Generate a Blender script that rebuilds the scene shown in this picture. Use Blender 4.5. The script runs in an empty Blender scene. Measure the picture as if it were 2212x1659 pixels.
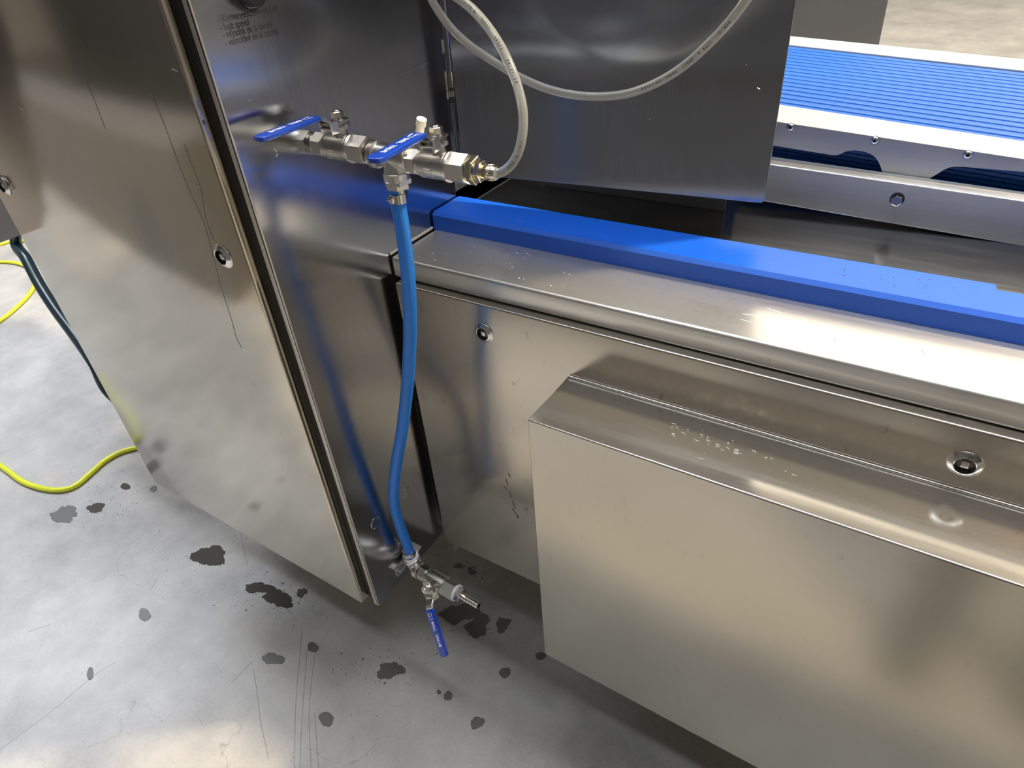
import bpy, bmesh, math, random
from mathutils import Vector, Matrix, Quaternion
random.seed(7)
C = bpy.context.scene
COL = C.collection
PI = math.pi

# ------------------------------------------------------------------ camera
FPX, CX, CY = 1426.42, 1106.0, 829.5
CAM_Z = 1.37
M3 = ((0.84730851, 0.52636904, -0.07073843),
      (0.26444017, -0.53363198, -0.80331084),
      (-0.46058625, 0.66194603, -0.59134403))   # rows: camera right, camera down, camera forward
cam = bpy.data.objects.new('camera', bpy.data.cameras.new('camera'))
COL.objects.link(cam)
rt, dn, fw = (Vector(r).normalized() for r in M3)
mc = Matrix((rt, -dn, -fw)).transposed().to_4x4()
mc.translation = Vector((0, 0, CAM_Z))
cam.matrix_world = mc
cam.data.sensor_width = 36.0
cam.data.lens = 36.0 * FPX / 2212.0
cam.data.clip_start = 0.01
cam.data.clip_end = 100
C.camera = cam

# ------------------------------------------------------------------ world + view
w = bpy.data.worlds.new('World'); C.world = w; w.use_nodes = True
w.node_tree.nodes['Background'].inputs[0].default_value = (0.75, 0.85, 1.0, 1)
w.node_tree.nodes['Background'].inputs[1].default_value = 0.3
C.view_settings.view_transform = 'Standard'
C.view_settings.look = 'None'
C.view_settings.exposure = 0.04
C.view_settings.gamma = 1.0
C.view_settings.use_curve_mapping = False

# ------------------------------------------------------------------ lamps of the hall (positions, energies)
KEY_POS, KEY_W, KEY_COL = (2.35, 3.05, 6.0), 640.0, (1.0, 0.80, 0.52)
CEIL_Z = 6.5
PANELS = [  # x, y, half length, half width, emission, colour
    (-5.6, 1.6, 2.0, .5, 22, (0.88, 0.91, 1.0)),
    (-2.9, 2.2, 1.5, .35, 20, (0.78, 0.87, 1.0)),
    (-1.2, -1.3, 3.5, .14, 12, (0.82, 0.89, 1.0)),
    (-0.8, 0.9, 3.6, .22, 26, (0.92, 0.95, 1.0)),
    (5.5, 5.5, 1.6, .35, 10, (1.0, 0.90, 0.74)),
    (5.0, 0.5, 1.6, .35, 8, (1.0, 0.90, 0.74)),
]
CEIL_GLOW = (-3.2, 7.5, 5.6, 12.2, 2.6, (1.0, 0.90, 0.74))   # added ceiling glow: x0 x1 y0 y1 emission colour

# ------------------------------------------------------------------ helpers
def ray(px, py):
    d = Vector(((px - CX) / FPX, (py - CY) / FPX, 1.0))
    return d.x * rt + d.y * dn + d.z * fw
def at(px, py, ax, val):
    """world point of a measured picture position on the real plane axis ax = val"""
    o = Vector((0, 0, CAM_Z)); d = ray(px, py)
    return o + d * ((val - o[ax]) / d[ax])
def atp(px, py, p0, n):
    o = Vector((0, 0, CAM_Z)); d = ray(px, py); n = Vector(n)
    return o + d * ((Vector(p0) - o).dot(n) / d.dot(n))

def mw(o):
    m = o.matrix_basis.copy()
    while o.parent:
        o = o.parent; m = o.matrix_basis @ m
    return m
def obj(name, bm, mats, parent=None, local=False, smooth=None):
    me = bpy.data.meshes.new(name)
    bmesh.ops.remove_doubles(bm, verts=bm.verts, dist=1e-6)
    bmesh.ops.recalc_face_normals(bm, faces=bm.faces)
    bm.to_mesh(me); bm.free()
    if not isinstance(mats, (list, tuple)): mats = [mats]
    for m in mats: me.materials.append(m)
    o = bpy.data.objects.new(name, me); COL.objects.link(o)
    if parent is not None:
        if not local: me.transform(mw(parent).inverted())
        o.parent = parent
    if smooth is not None:
        for p in me.polygons: p.use_smooth = True
        me.set_sharp_from_angle(angle=math.radians(smooth))
    return o
def thing(name, label, cat, loc=(0, 0, 0), mat=None, group=None):
    o = bpy.data.objects.new(name, None); COL.objects.link(o)
    o.empty_display_size = .05
    if mat is not None: o.matrix_basis = mat
    else: o.location = loc
    o['label'] = label; o['category'] = cat
    if group: o['group'] = group
    return o
def tag(o, label, cat, group=None, kind=None):
    if label: o['label'] = label
    if cat: o['category'] = cat
    if group: o['group'] = group
    if kind: o['kind'] = kind
    return o
def struct(o): o['kind'] = 'structure'; return o

def add_hexa(bm, c, mi=0, bevel=0, seg=3):
    """c: 8 corners, bottom 0-3 ccw, top 4-7"""
    b2 = bmesh.new()
    v = [b2.verts.new(p) for p in c]
    for f in ((3, 2, 1, 0), (4, 5, 6, 7), (0, 1, 5, 4), (1, 2, 6, 5), (2, 3, 7, 6), (3, 0, 4, 7)):
        b2.faces.new([v[i] for i in f]).material_index = mi
    if bevel:
        bmesh.ops.bevel(b2, geom=list(b2.edges), offset=bevel, segments=seg, profile=.5, affect='EDGES', clamp_overlap=True)
    for f in b2.faces: f.material_index = mi
    t = bpy.data.meshes.new('t'); b2.to_mesh(t); b2.free(); bm.from_mesh(t); bpy.data.meshes.remove(t)
def add_box(bm, x0, x1, y0, y1, z0, z1, mi=0, bevel=0, seg=3):
    add_hexa(bm, [(x0, y0, z0), (x1, y0, z0), (x1, y1, z0), (x0, y1, z0), (x0, y0, z1), (x1, y0, z1), (x1, y1, z1), (x0, y1, z1)], mi, bevel, seg)
def box(*a, **k):
    bm = bmesh.new(); add_box(bm, *a, **k); return bm
def add_lathe(bm, prof, mat=Matrix(), seg=32, mi=0, rot=0.0, caps=True):
    """prof: list of (axial, radius[, material]) turned around local X"""
    rings = []
    for q in prof:
        a, r = q[0], q[1]
        rings.append([bm.verts.new(mat @ Vector((a, r * math.cos(rot + 2 * PI * i / seg), r * math.sin(rot + 2 * PI * i / seg)))) for i in range(seg)])
    for k in range(len(rings) - 1):
        m = prof[k + 1][2] if len(prof[k + 1]) > 2 else mi
        for i in range(seg):
            j = (i + 1) % seg
            bm.faces.new((rings[k][i], rings[k][j], rings[k + 1][j], rings[k + 1][i])).material_index = m
    if caps:
        bm.faces.new(rings[0][::-1]).material_index = prof[0][2] if len(prof[0]) > 2 else mi
        bm.faces.new(rings[-1]).material_index = prof[-1][2] if len(prof[-1]) > 2 else mi
def lathe(*a, **k):
    bm = bmesh.new(); add_lathe(bm, *a, **k); return bm
def hexp(a0, a1, af, ch=.0008):
    """hexagon length profile with chamfered ends; af = across flats"""
    R = af / 2 / math.cos(PI / 6)
    return [(a0, R - ch), (a0 + ch * .6, R), (a1 - ch * .6, R), (a1, R - ch)]
def add_poly(bm, pts, nrm, th, mi=0, bevel=0):
    """planar outline extruded by th along -nrm"""
    b2 = bmesh.new(); n = Vector(nrm).normalized()
    f = b2.faces.new([b2.verts.new(p) for p in pts])
    r = bmesh.ops.extrude_face_region(b2, geom=[f])
    for v in r['geom']:
        if isinstance(v, bmesh.types.BMVert): v.co -= n * th
    if bevel:
        bmesh.ops.bevel(b2, geom=list(b2.edges), offset=bevel, segments=2, profile=.5, affect='EDGES', clamp_overlap=True)
    for f in b2.faces: f.material_index = mi
    t = bpy.data.meshes.new('t'); b2.to_mesh(t); b2.free(); bm.from_mesh(t); bpy.data.meshes.remove(t)
def catmull(pts, n=10):
    P = [Vector(p) for p in pts]; P = [2 * P[0] - P[1]] + P + [2 * P[-1] - P[-2]]; out = []
    for i in range(1, len(P) - 2):
        a, b, c, d = P[i - 1:i + 3]
        for k in range(n):
            t = k / n
            out.append(.5 * ((2 * b) + (c - a) * t + (2 * a - 5 * b + 4 * c - d) * t * t + (3 * b - a - 3 * c + d) * t ** 3))
    out.append(P[-2]); return out
def add_tube(bm, pts, r, seg=16, mi=0, flat=1.0, up=None):
    T = []
    for i in range(len(pts)):
        a = pts[max(i - 1, 0)]; b = pts[min(i + 1, len(pts) - 1)]
        T.append((Vector(b) - Vector(a)).normalized())
    n = Vector(up) if up else (Vector((0, 0, 1)) if abs(T[0].z) < .9 else Vector((1, 0, 0)))
    rings = []
    for i, p in enumerate(pts):
        n = (n - T[i] * n.dot(T[i])).normalized(); b = T[i].cross(n)
        rr = r[i] if isinstance(r, (list, tuple)) else r
        rings.append([bm.verts.new(Vector(p) + n * (rr * flat * math.cos(2 * PI * k / seg)) + b * (rr * math.sin(2 * PI * k / seg))) for k in range(seg)])
    for i in range(len(rings) - 1):
        for k in range(seg):
            j = (k + 1) % seg
            bm.faces.new((rings[i][k], rings[i][j], rings[i + 1][j], rings[i + 1][k])).material_index = mi
    bm.faces.new(rings[0][::-1]).material_index = mi; bm.faces.new(rings[-1]).material_index = mi
def tube(pts, r, **k):
    bm = bmesh.new(); add_tube(bm, pts, r, **k); return bm
def frame(o, x, z):
    """matrix with local X along x, local Z near z"""
    x = Vector(x).normalized(); z = Vector(z); z = (z - x * z.dot(x)).normalized(); y = z.cross(x)
    m = Matrix((x, y, z)).transposed().to_4x4(); m.translation = Vector(o); return m
def text_bm(body, size, sx=1.0, align='LEFT', bold=0.0, space=1.0):
    cu = bpy.data.curves.new('t', 'FONT'); cu.body = body; cu.size = size; cu.align_x = align
    cu.offset = bold; cu.space_character = space
    o = bpy.data.objects.new('t', cu); COL.objects.link(o)
    bpy.context.view_layer.update()
    me = bpy.data.meshes.new_from_object(o.evaluated_get(bpy.context.evaluated_depsgraph_get()))
    bm = bmesh.new(); bm.from_mesh(me); bm.transform(Matrix.Diagonal((sx, 1, 1, 1)))
    bpy.data.objects.remove(o); bpy.data.curves.remove(cu); bpy.data.meshes.remove(me)
    return bm
def join(bm, src, mat=None, mi=0):
    if mat is not None: src.transform(mat)
    for f in src.faces: f.material_index = mi
    t = bpy.data.meshes.new('t'); src.to_mesh(t); src.free(); bm.from_mesh(t); bpy.data.meshes.remove(t)

# ------------------------------------------------------------------ materials
def new_mat(name):
    m = bpy.data.materials.new(name); m.use_nodes = True
    nt = m.node_tree; b = nt.nodes['Principled BSDF']
    return m, nt, b
def N(nt, t, **k):
    n = nt.nodes.new(t)
    for a, v in k.items(): setattr(n, a, v)
    return n
def plain(name, col, rough=.5, metal=0, spec=.5, trans=0, coat=0, emis=None, es=0, sss=0, ior=None):
    m, nt, b = new_mat(name)
    b.inputs['Base Color'].default_value = (*col, 1); b.inputs['Roughness'].default_value = rough
    b.inputs['Metallic'].default_value = metal; b.inputs['Specular IOR Level'].default_value = spec
    b.inputs['Transmission Weight'].default_value = trans; b.inputs['Coat Weight'].default_value = coat
    if ior: b.inputs['IOR'].default_value = ior
    if sss: b.inputs['Subsurface Weight'].default_value = sss
    if emis: b.inputs['Emission Color'].default_value = (*emis, 1); b.inputs['Emission Strength'].default_value = es
    return m
def steel(name, col=(.60, .575, .53), rough=.2, aniso=0.0, tan=None, grain=(1, 1, 1), gs=60, bump=.04, var=.06, rvar=.05, dent=0.0, dentscale=3.0, spots=0.0, metal=1.0):
    """brushed sheet: grain stretches the scratch noise, dent adds slow waviness of the sheet"""
    m, nt, b = new_mat(name); L = nt.links.new
    geo = N(nt, 'ShaderNodeNewGeometry')
    mp = N(nt, 'ShaderNodeMapping'); mp.inputs['Scale'].default_value = grain
    L(geo.outputs['Position'], mp.inputs['Vector'])
    n1 = N(nt, 'ShaderNodeTexNoise'); n1.inputs['Scale'].default_value = gs; n1.inputs['Detail'].default_value = 6; n1.inputs['Roughness'].default_value = .65
    L(mp.outputs[0], n1.inputs['Vector'])
    n2 = N(nt, 'ShaderNodeTexNoise'); n2.inputs['Scale'].default_value = 4.5; n2.inputs['Detail'].default_value = 5
    L(geo.outputs['Position'], n2.inputs['Vector'])
    mx = N(nt, 'ShaderNodeMath', operation='MULTIPLY_ADD'); mx.inputs[1].default_value = .55
    L(n1.outputs[0], mx.inputs[0])
    m2 = N(nt, 'ShaderNodeMath', operation='MULTIPLY'); m2.inputs[1].default_value = .45
    L(n2.outputs[0], m2.inputs[0]); L(m2.outputs[0], mx.inputs[2])
    cr = N(nt, 'ShaderNodeValToRGB')
    cr.color_ramp.elements[0].position = .3; cr.color_ramp.elements[1].position = .7
    cr.color_ramp.elements[0].color = (*[c * (1 - var) for c in col], 1); cr.color_ramp.elements[1].color = (*[min(1, c * (1 + var)) for c in col], 1)
    L(mx.outputs[0], cr.inputs[0])
    cout = cr.outputs[0]
    if spots:
        ns = N(nt, 'ShaderNodeTexNoise'); ns.inputs['Scale'].default_value = 95; ns.inputs['Detail'].default_value = 3
        ms = N(nt, 'ShaderNodeMapping'); ms.inputs['Scale'].default_value = (1, 1, .45); L(geo.outputs['Position'], ms.inputs[0]); L(ms.outputs[0], ns.inputs['Vector'])
        rs = N(nt, 'ShaderNodeMapRange'); rs.inputs[1].default_value = .64; rs.inputs[2].default_value = .74; L(ns.outputs[0], rs.inputs[0])
        mm = N(nt, 'ShaderNodeMath', operation='MULTIPLY'); mm.inputs[1].default_value = spots; L(rs.outputs[0], mm.inputs[0])
        mixc = N(nt, 'ShaderNodeMix', data_type='RGBA'); L(mm.outputs[0], mixc.inputs[0]); L(cout, mixc.inputs[6]); mixc.inputs[7].default_value = (.16, .13, .09, 1)
        cout = mixc.outputs[2]
    L(cout, b.inputs['Base Color'])
    rr = N(nt, 'ShaderNodeMapRange'); rr.inputs[1].default_value = .3; rr.inputs[2].default_value = .7
    rr.inputs[3].default_value = max(.03, rough - rvar); rr.inputs[4].default_value = rough + rvar
    L(mx.outputs[0], rr.inputs[0]); L(rr.outputs[0], b.inputs['Roughness'])
    b.inputs['Metallic'].default_value = metal
    if aniso:
        b.inputs['Anisotropic'].default_value = aniso
        cv = N(nt, 'ShaderNodeCombineXYZ')
        for i in range(3): cv.inputs[i].default_value = tan[i]
        L(cv.outputs[0], b.inputs['Tangent'])
    bp = N(nt, 'ShaderNodeBump'); bp.inputs['Strength'].default_value = bump; bp.inputs['Distance'].default_value = .001
    L(n1.outputs[0], bp.inputs['Height']); last = bp
    if dent:
        n3 = N(nt, 'ShaderNodeTexNoise'); n3.inputs['Scale'].default_value = dentscale; n3.inputs['Detail'].default_value = 1.0
        L(geo.outputs['Position'], n3.inputs['Vector'])
        b3 = N(nt, 'ShaderNodeBump'); b3.inputs['Strength'].default_value = 1; b3.inputs['Distance'].default_value = dent
        L(n3.outputs[0], b3.inputs['Height']); L(bp.outputs[0], b3.inputs['Normal']); last = b3
    L(last.outputs[0], b.inputs['Normal'])
    return m

STC = (.60, .575, .53)
M_door = steel('door_steel', (.56, .515, .435), .12, .35, (1, 0, 0), (1, 1, .05), 260, .008, .02, .02, .0012, 2.2, .10)
M_side = steel('side_steel', (.47, .475, .50), .17, .75, (0, 1, 0), (1, 1, .05), 260, .01, .03, .03, .0025, 2.5)
M_hood = steel('hood_steel', (.38, .405, .46), .2, .8, (1, .11, 0), (1, 1, .04), 300, .015, .04, .03, .0012, 2.0)
M_ledge = steel('ledge_steel', (.68, .665, .63), .31, .6, (0, 1, 0), (.06, 1, 1), 260, .03, .06, .05, .0006, 3, 0, .82)
M_panel = steel('panel_steel', (.58, .54, .47), .2, .2, (1, 0, 0), (1, 1, .3), 200, .012, .04, .03, .0014, 3, .35, .9)
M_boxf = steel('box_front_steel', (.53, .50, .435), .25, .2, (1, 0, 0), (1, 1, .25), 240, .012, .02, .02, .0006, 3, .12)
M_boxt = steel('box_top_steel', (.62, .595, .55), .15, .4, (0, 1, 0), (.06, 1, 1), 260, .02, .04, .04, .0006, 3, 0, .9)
M_rail = steel('rail_steel', (.60, .605, .62), .38, .7, (0, 0, 1), (.03, 1, 1), 300, .14, .10, .05, 0, 3, 0, .82)
M_guard = steel('guard_steel', (.50, .49, .48), .38, .5, (1, 0, 0), (1, 1, .1), 200, .02, .05, .05, 0, 3, 0, .8)
M_deck = steel('deck_steel', (.34, .335, .325), .16, .4, (0, 1, 0), (.1, 1, 1), 120, .03, .15, .06)
M_dark = steel('dark_sheet', (.42, .41, .40), .3, 0, None, (1, 1, 1), 80, .02)  # darker sheet steel for housings, frames and the table top
M_cast = steel('cast_fitting', (.66, .65, .62), .30, 0, None, (1, 1, 1), 900, .09, .04, .05)
M_mach = steel('machined_fitting', (.74, .72, .67), .2, 0, None, (1, 1, 1), 500, .08, .06, .05)
M_nickel = steel('nickel_brass', (.76, .70, .56), .18, 0, None, (1, 1, 1), 500, .05, .05, .05)
M_polish = plain('polished_steel', (.82, .81, .79), .18, 1)
M_lever = plain('lever_steel', (.62, .61, .59), .22, 1)
M_black = plain('black_plastic', (.012, .012, .014), .35)
M_gasket = plain('black_gasket', (.012, .012, .013), .55)
M_ink = plain('printed_ink', (.035, .035, .038), .5)
M_vinyl = plain('blue_vinyl', (.012, .055, .42), .14, coat=.3)
M_white = plain('white_print', (.85, .87, .9), .5)
M_ptfe = plain('white_ptfe', (.82, .82, .82), .5)
M_cap = plain('milky_cap', (.82, .83, .72), .4, sss=.1)
M_hose = plain('blue_hose', (.010, .21, .82), .38)
M_tube = plain('clear_tube', (.92, .93, .86), .10, trans=.8, ior=1.25)
M_uhmw = plain('white_plastic', (.41, .425, .45), .35)
M_yellow = plain('yellow_hose', (.66, .70, .03), .4)
M_dkhose = plain('dark_hose', (.008, .03, .042), .3)
M_wet = plain('wet_concrete', (.075, .072, .066), .06, spec=.6)
M_damp = plain('damp_concrete', (.115, .113, .108), .42)
M_drop = plain('water_drop', (.9, .95, 1), .03, trans=.9, ior=1.33)
M_scratch = plain('scratch', (.85, .85, .85), .4, 1)
M_cloth = plain('dark_cloth', (.02, .022, .03), .8)
M_skin = plain('skin', (.5, .3, .22), .5)

def mat_blue_bar():
    m, nt, b = new_mat('blue_plastic'); L = nt.links.new
    geo = N(nt, 'ShaderNodeNewGeometry'); n = N(nt, 'ShaderNodeTexNoise'); n.inputs['Scale'].default_value = 500
    L(geo.outputs['Position'], n.inputs['Vector'])
    b.inputs['Base Color'].default_value = (.006, .10, .60, 1); b.inputs['Roughness'].default_value = .36
    bp = N(nt, 'ShaderNodeBump'); bp.inputs['Strength'].default_value = .12; bp.inputs['Distance'].default_value = .0006
    L(n.outputs[0], bp.inputs['Height']); L(bp.outputs[0], b.inputs['Normal'])
    return m
M_bluebar = mat_blue_bar()
M_belt = plain('blue_belt', (.006, .105, .46), .4)

def mat_floor():
    m, nt, b = new_mat('concrete_floor'); L = nt.links.new
    geo = N(nt, 'ShaderNodeNewGeometry'); pos = geo.outputs['Position']
    def noise(s, d=5, r=.55, dist=0, vec=None):
        n = N(nt, 'ShaderNodeTexNoise'); n.inputs['Scale'].default_value = s; n.inputs['Detail'].default_value = d
        n.inputs['Roughness'].default_value = r; n.inputs['Distortion'].default_value = dist
        L(vec or pos, n.inputs['Vector']); return n.outputs[0]
    big = noise(1.6, 6, .6, .4); mid = noise(9, 6, .65); fine = noise(160, 4, .7)
    a = N(nt, 'ShaderNodeMath', operation='MULTIPLY_ADD'); a.inputs[1].default_value = .5; L(big, a.inputs[0])
    a2 = N(nt, 'ShaderNodeMath', operation='MULTIPLY_ADD'); a2.inputs[1].default_value = .35; L(mid, a2.inputs[0])
    a3 = N(nt, 'ShaderNodeMath', operation='MULTIPLY'); a3.inputs[1].default_value = .15; L(fine, a3.inputs[0])
    L(a3.outputs[0], a2.inputs[2]); L(a2.outputs[0], a.inputs[2])
    cr = N(nt, 'ShaderNodeValToRGB'); e = cr.color_ramp.elements
    e[0].position = .34; e[0].color = (.24, .238, .232, 1); e[1].position = .66; e[1].color = (.52, .51, .485, 1)
    L(a.outputs[0], cr.inputs[0])
    # cracks
    wv = N(nt, 'ShaderNodeTexNoise'); wv.inputs['Scale'].default_value = 7; wv.inputs['Detail'].default_value = 5; L(pos, wv.inputs['Vector'])
    sc = N(nt, 'ShaderNodeVectorMath', operation='SCALE'); sc.inputs['Scale'].default_value = .35; L(wv.outputs['Color'], sc.inputs[0])
    ad = N(nt, 'ShaderNodeVectorMath', operation='ADD'); L(pos, ad.inputs[0]); L(sc.outputs[0], ad.inputs[1])
    vo = N(nt, 'ShaderNodeTexVoronoi', feature='DISTANCE_TO_EDGE'); vo.inputs['Scale'].default_value = 1.9; L(ad.outputs[0], vo.inputs['Vector'])
    mr = N(nt, 'ShaderNodeMapRange'); mr.inputs[1].default_value = .0; mr.inputs[2].default_value = .0035; mr.inputs[3].default_value = 1; mr.inputs[4].default_value = 0; L(vo.outputs[0], mr.inputs[0])
    mk = N(nt, 'ShaderNodeMapRange'); mk.inputs[1].default_value = .46; mk.inputs[2].default_value = .56; L(noise(2.3, 3), mk.inputs[0])
    mm = N(nt, 'ShaderNodeMath', operation='MULTIPLY'); L(mr.outputs[0], mm.inputs[0]); L(mk.outputs[0], mm.inputs[1])
    m4 = N(nt, 'ShaderNodeMath', operation='MULTIPLY'); m4.inputs[1].default_value = .45; L(mm.outputs[0], m4.inputs[0])
    mix = N(nt, 'ShaderNodeMix', data_type='RGBA'); L(m4.outputs[0], mix.inputs[0]); L(cr.outputs[0], mix.inputs[6]); mix.inputs[7].default_value = (.10, .09, .08, 1)
    # small dark specks
    sp = N(nt, 'ShaderNodeMapRange'); sp.inputs[1].default_value = .73; sp.inputs[2].default_value = .78; L(noise(55, 2, .5), sp.inputs[0])
    m5 = N(nt, 'ShaderNodeMath', operation='MULTIPLY'); m5.inputs[1].default_value = .5; L(sp.outputs[0], m5.inputs[0])
    mix2 = N(nt, 'ShaderNodeMix', data_type='RGBA'); L(m5.outputs[0], mix2.inputs[0]); L(mix.outputs[2], mix2.inputs[6]); mix2.inputs[7].default_value = (.12, .11, .10, 1)
    L(mix2.outputs[2], b.inputs['Base Color'])
    ro = N(nt, 'ShaderNodeMapRange'); ro.inputs[3].default_value = .38; ro.inputs[4].default_value = .62; L(mid, ro.inputs[0]); L(ro.outputs[0], b.inputs['Roughness'])
    bp = N(nt, 'ShaderNodeBump'); bp.inputs['Strength'].default_value = .35; bp.inputs['Distance'].default_value = .003
    L(a.outputs[0], bp.inputs['Height']); L(bp.outputs[0], b.inputs['Normal'])
    return m
M_floor = mat_floor()
M_wall = plain('wall_paint', (.50, .50, .50), .7)
M_edge = plain('lit_edge_beige', (.62, .56, .46), .45)  # pale beige stands in for light mirrored by the steel lip
M_ceil = plain('ceiling_sheet', (.55, .54, .52), .6)
M_black2 = plain('shade_black', (.015, .015, .017), .5)  # black that stands in for the shade inside the hood
M_table = plain('dark_machine_paint', (.07, .07, .072), .45)
M_table2 = plain('grey_machine_paint', (.17, .17, .17), .5)
M_wall2 = plain('dark_wall_paint', (.10, .10, .11), .7)

# ------------------------------------------------------------------ the hall
HX0, HX1, HY0, HY1 = -14, 13, -7, 14
struct(obj('floor', box(HX0, HX1, HY0, HY1, -.2, 0), M_floor))
struct(obj('ceiling', box(HX0, HX1, HY0, HY1, CEIL_Z, CEIL_Z + .1), M_ceil))
struct(obj('wall_left', box(HX0 - .1, HX0, HY0, HY1, 0, CEIL_Z), M_wall))
struct(obj('wall_right', box(HX1, HX1 + .1, HY0, HY1, 0, CEIL_Z), M_wall))
struct(obj('wall_back', box(HX0, HX1, HY1, HY1 + .1, 0, CEIL_Z), M_wall))
struct(obj('wall_front', box(HX0, HX1, HY0 - .1, HY0, 0, CEIL_Z), M_wall2))
for i, (x, y, hl, hw, e, c) in enumerate(PANELS):
    t = thing('ceiling_light', ('long strip lamp under the hall ceiling, %s' % ['over the far left floor', 'above the back of the tall cabinet', 'behind the photographer', 'right above the belt machine', 'beyond the conveyor on the right', 'right of the cover box'][i]), 'lamp', (x, y, CEIL_Z - .3), group='ceiling strip lamps')
    bm = bmesh.new(); add_box(bm, x - hl - .03, x + hl + .03, y - hw - .03, y + hw + .03, CEIL_Z - .28, CEIL_Z - .2)
    for sx in (-.8, .8): add_box(bm, x + sx * hl - .01, x + sx * hl + .01, y - .01, y + .01, CEIL_Z - .2, CEIL_Z - .001)
    obj('housing', bm, M_wall, t)
    obj('diffuser', box(x - hl, x + hl, y - hw, y + hw, CEIL_Z - .30, CEIL_Z - .281), plain('lamp_glow_%d' % i, c, .5, emis=c, es=e), t)
kp = Vector(KEY_POS)
sx0, sx1, sy0, sy1, se, sc_ = CEIL_GLOW
struct(obj('ceiling_glow_1', box(sx0, sx1, sy0, sy1, CEIL_Z - .03, CEIL_Z - .001), plain('bright_ceiling', sc_, .5, emis=sc_, es=se)))  # added glowing sheet, stands in for a bright far ceiling in the steel
t = thing('high_bay_lamp', 'warm round high bay lamp hanging high over the belt conveyor', 'lamp', kp)
q = (kp - Vector((-.7, .4, 0))).to_track_quat('X', 'Z').to_matrix().to_4x4(); q.translation = kp
obj('lamp_shade', lathe([(.02, .36), (.02, .34), (.10, .30), (.30, .14), (.42, .10), (.42, .001)], q, 40, caps=False), M_wall, t, smooth=40)
obj('cable', tube([kp + q.to_3x3() @ Vector((.4, 0, 0)), Vector((kp.x + .3, kp.y, CEIL_Z))], .012, seg=8), M_black, t)
la = bpy.data.lights.new('lamp_light', 'AREA'); la.shape = 'DISK'; la.size = .45; la.energy = KEY_W; la.color = KEY_COL
lo = bpy.data.objects.new('lamp_light', la); COL.objects.link(lo)
lo.location = kp - q.to_3x3() @ Vector((.02, 0, 0)); lo.rotation_euler = (Vector((-.7, .4, 0)) - kp).to_track_quat('-Z', 'Y').to_euler()

# ------------------------------------------------------------------ tall control cabinet on the left
XS, YF = -.6785, .47
cab = thing('control_cabinet', 'tall brushed steel control cabinet with door, printed side and knob, left of the belt machine', 'cabinet', (-1.0, .6, .31))
bm = bmesh.new(); add_box(bm, -1.335, XS - .004, YF + .011, .858, .335, 1.9, 0, .002)
add_box(bm, -1.335, XS - .004, .8585, 1.55, .335, .9445)
add_box(bm, XS - .06, XS + .001, .8805, 1.55, .935, .9445)
obj('body', bm, M_dark, cab)
# side sheet: stops above the worktop at the back, folded round the front corner
bm = bmesh.new()
yb, yt = .8600, .8735
outl = [(XS, YF, .311), (XS, .6745, .311), (XS, .6745, .905), (XS, .6748, .944), (XS, .8593, .944), (XS, .8593, .9744), (XS, .8724, 1.26), (XS, .888, 1.9), (XS, YF, 1.9)]
add_poly(bm, outl, (1, 0, 0), .0025)
obj('side_panel', bm, M_side, cab)
bm = bmesh.new()
add_hexa(bm, [(XS - .011, YF, .311), (XS + .0004, YF, .311), (XS + .0004, YF + .003, .311), (XS - .011, YF + .003, .311),
              (XS - .011, YF, 1.9), (XS + .0004, YF, 1.9), (XS + .0004, YF + .003, 1.9), (XS - .011, YF + .003, 1.9)], 0, .0012, 3)
add_box(bm, XS - .011, XS - .001, YF + .001, YF + .03, .3105, .3125)
obj('front_flange', bm, M_ledge, cab, smooth=40)
obj('gasket', box(XS - .0245, XS - .0105, YF + .0030, YF + .0105, .325, 1.9), M_gasket, cab)
# door
YD = .455; dx0, dx1 = -1.345, -.7045
door = obj('door', (lambda bm: (add_hexa(bm, [(dx0, YD, .3435), (dx1, YD, .3195), (dx1 + .001, YF + .006, .3195), (dx0, YF + .006, .3435),
              (dx0 + .004, YD, 1.9), (dx1 + .002, YD, 1.9), (dx1 + .003, YF + .006, 1.9), (dx0 + .004, YF + .006, 1.9)], 0, .0028, 4), bm)[1])(bmesh.new()), M_door, cab, smooth=50)

def lock_bm():
    bm = bmesh.new()   # axis local X = outwards
    add_lathe(bm, [(0, .0168, 1), (.0004, .0168, 1), (.0006, .0160, 0), (.0014, .0160, 0), (.0052, .0112, 0), (.0054, .0104, 0), (.0050, .0098, 0), (-.004, .0096, 1), (-.004, .001, 1)], seg=40)
    s = .0043
    b2 = bmesh.new(); add_hexa(b2, [(-.004, -s, -s), (.0035, -s, -s), (.0035, s, -s), (-.004, s, -s), (-.004, -s, s), (.0035, -s, s), (.0035, s, s), (-.004, s, s)], 2, .0014, 3)
    join(bm, b2, None, 2); return bm
lock_me = None
def lock(p, n, parent, name='cam_lock'):
    global lock_me
    if lock_me is None:
        lock_me = bpy.data.meshes.new('cam_lock'); b = lock_bm(); bmesh.ops.recalc_face_normals(b, faces=b.faces); b.to_mesh(lock_me); b.free()
        for m in (M_polish, M_black, M_lever): lock_me.materials.append(m)
        for pl in lock_me.polygons: pl.use_smooth = True
        lock_me.set_sharp_from_angle(angle=math.radians(25))
    o = bpy.data.objects.new(name, lock_me); COL.objects.link(o)
    o.parent = parent
    o.matrix_basis = mw(parent).inverted() @ frame(Vector(p), n, (0, 0, 1))
    return o
lock(at(483, 553, 1, YD), (0, -1, 0), door)
lock(at(9, 400, 1, YD), (0, -1, 0), door)
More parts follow.
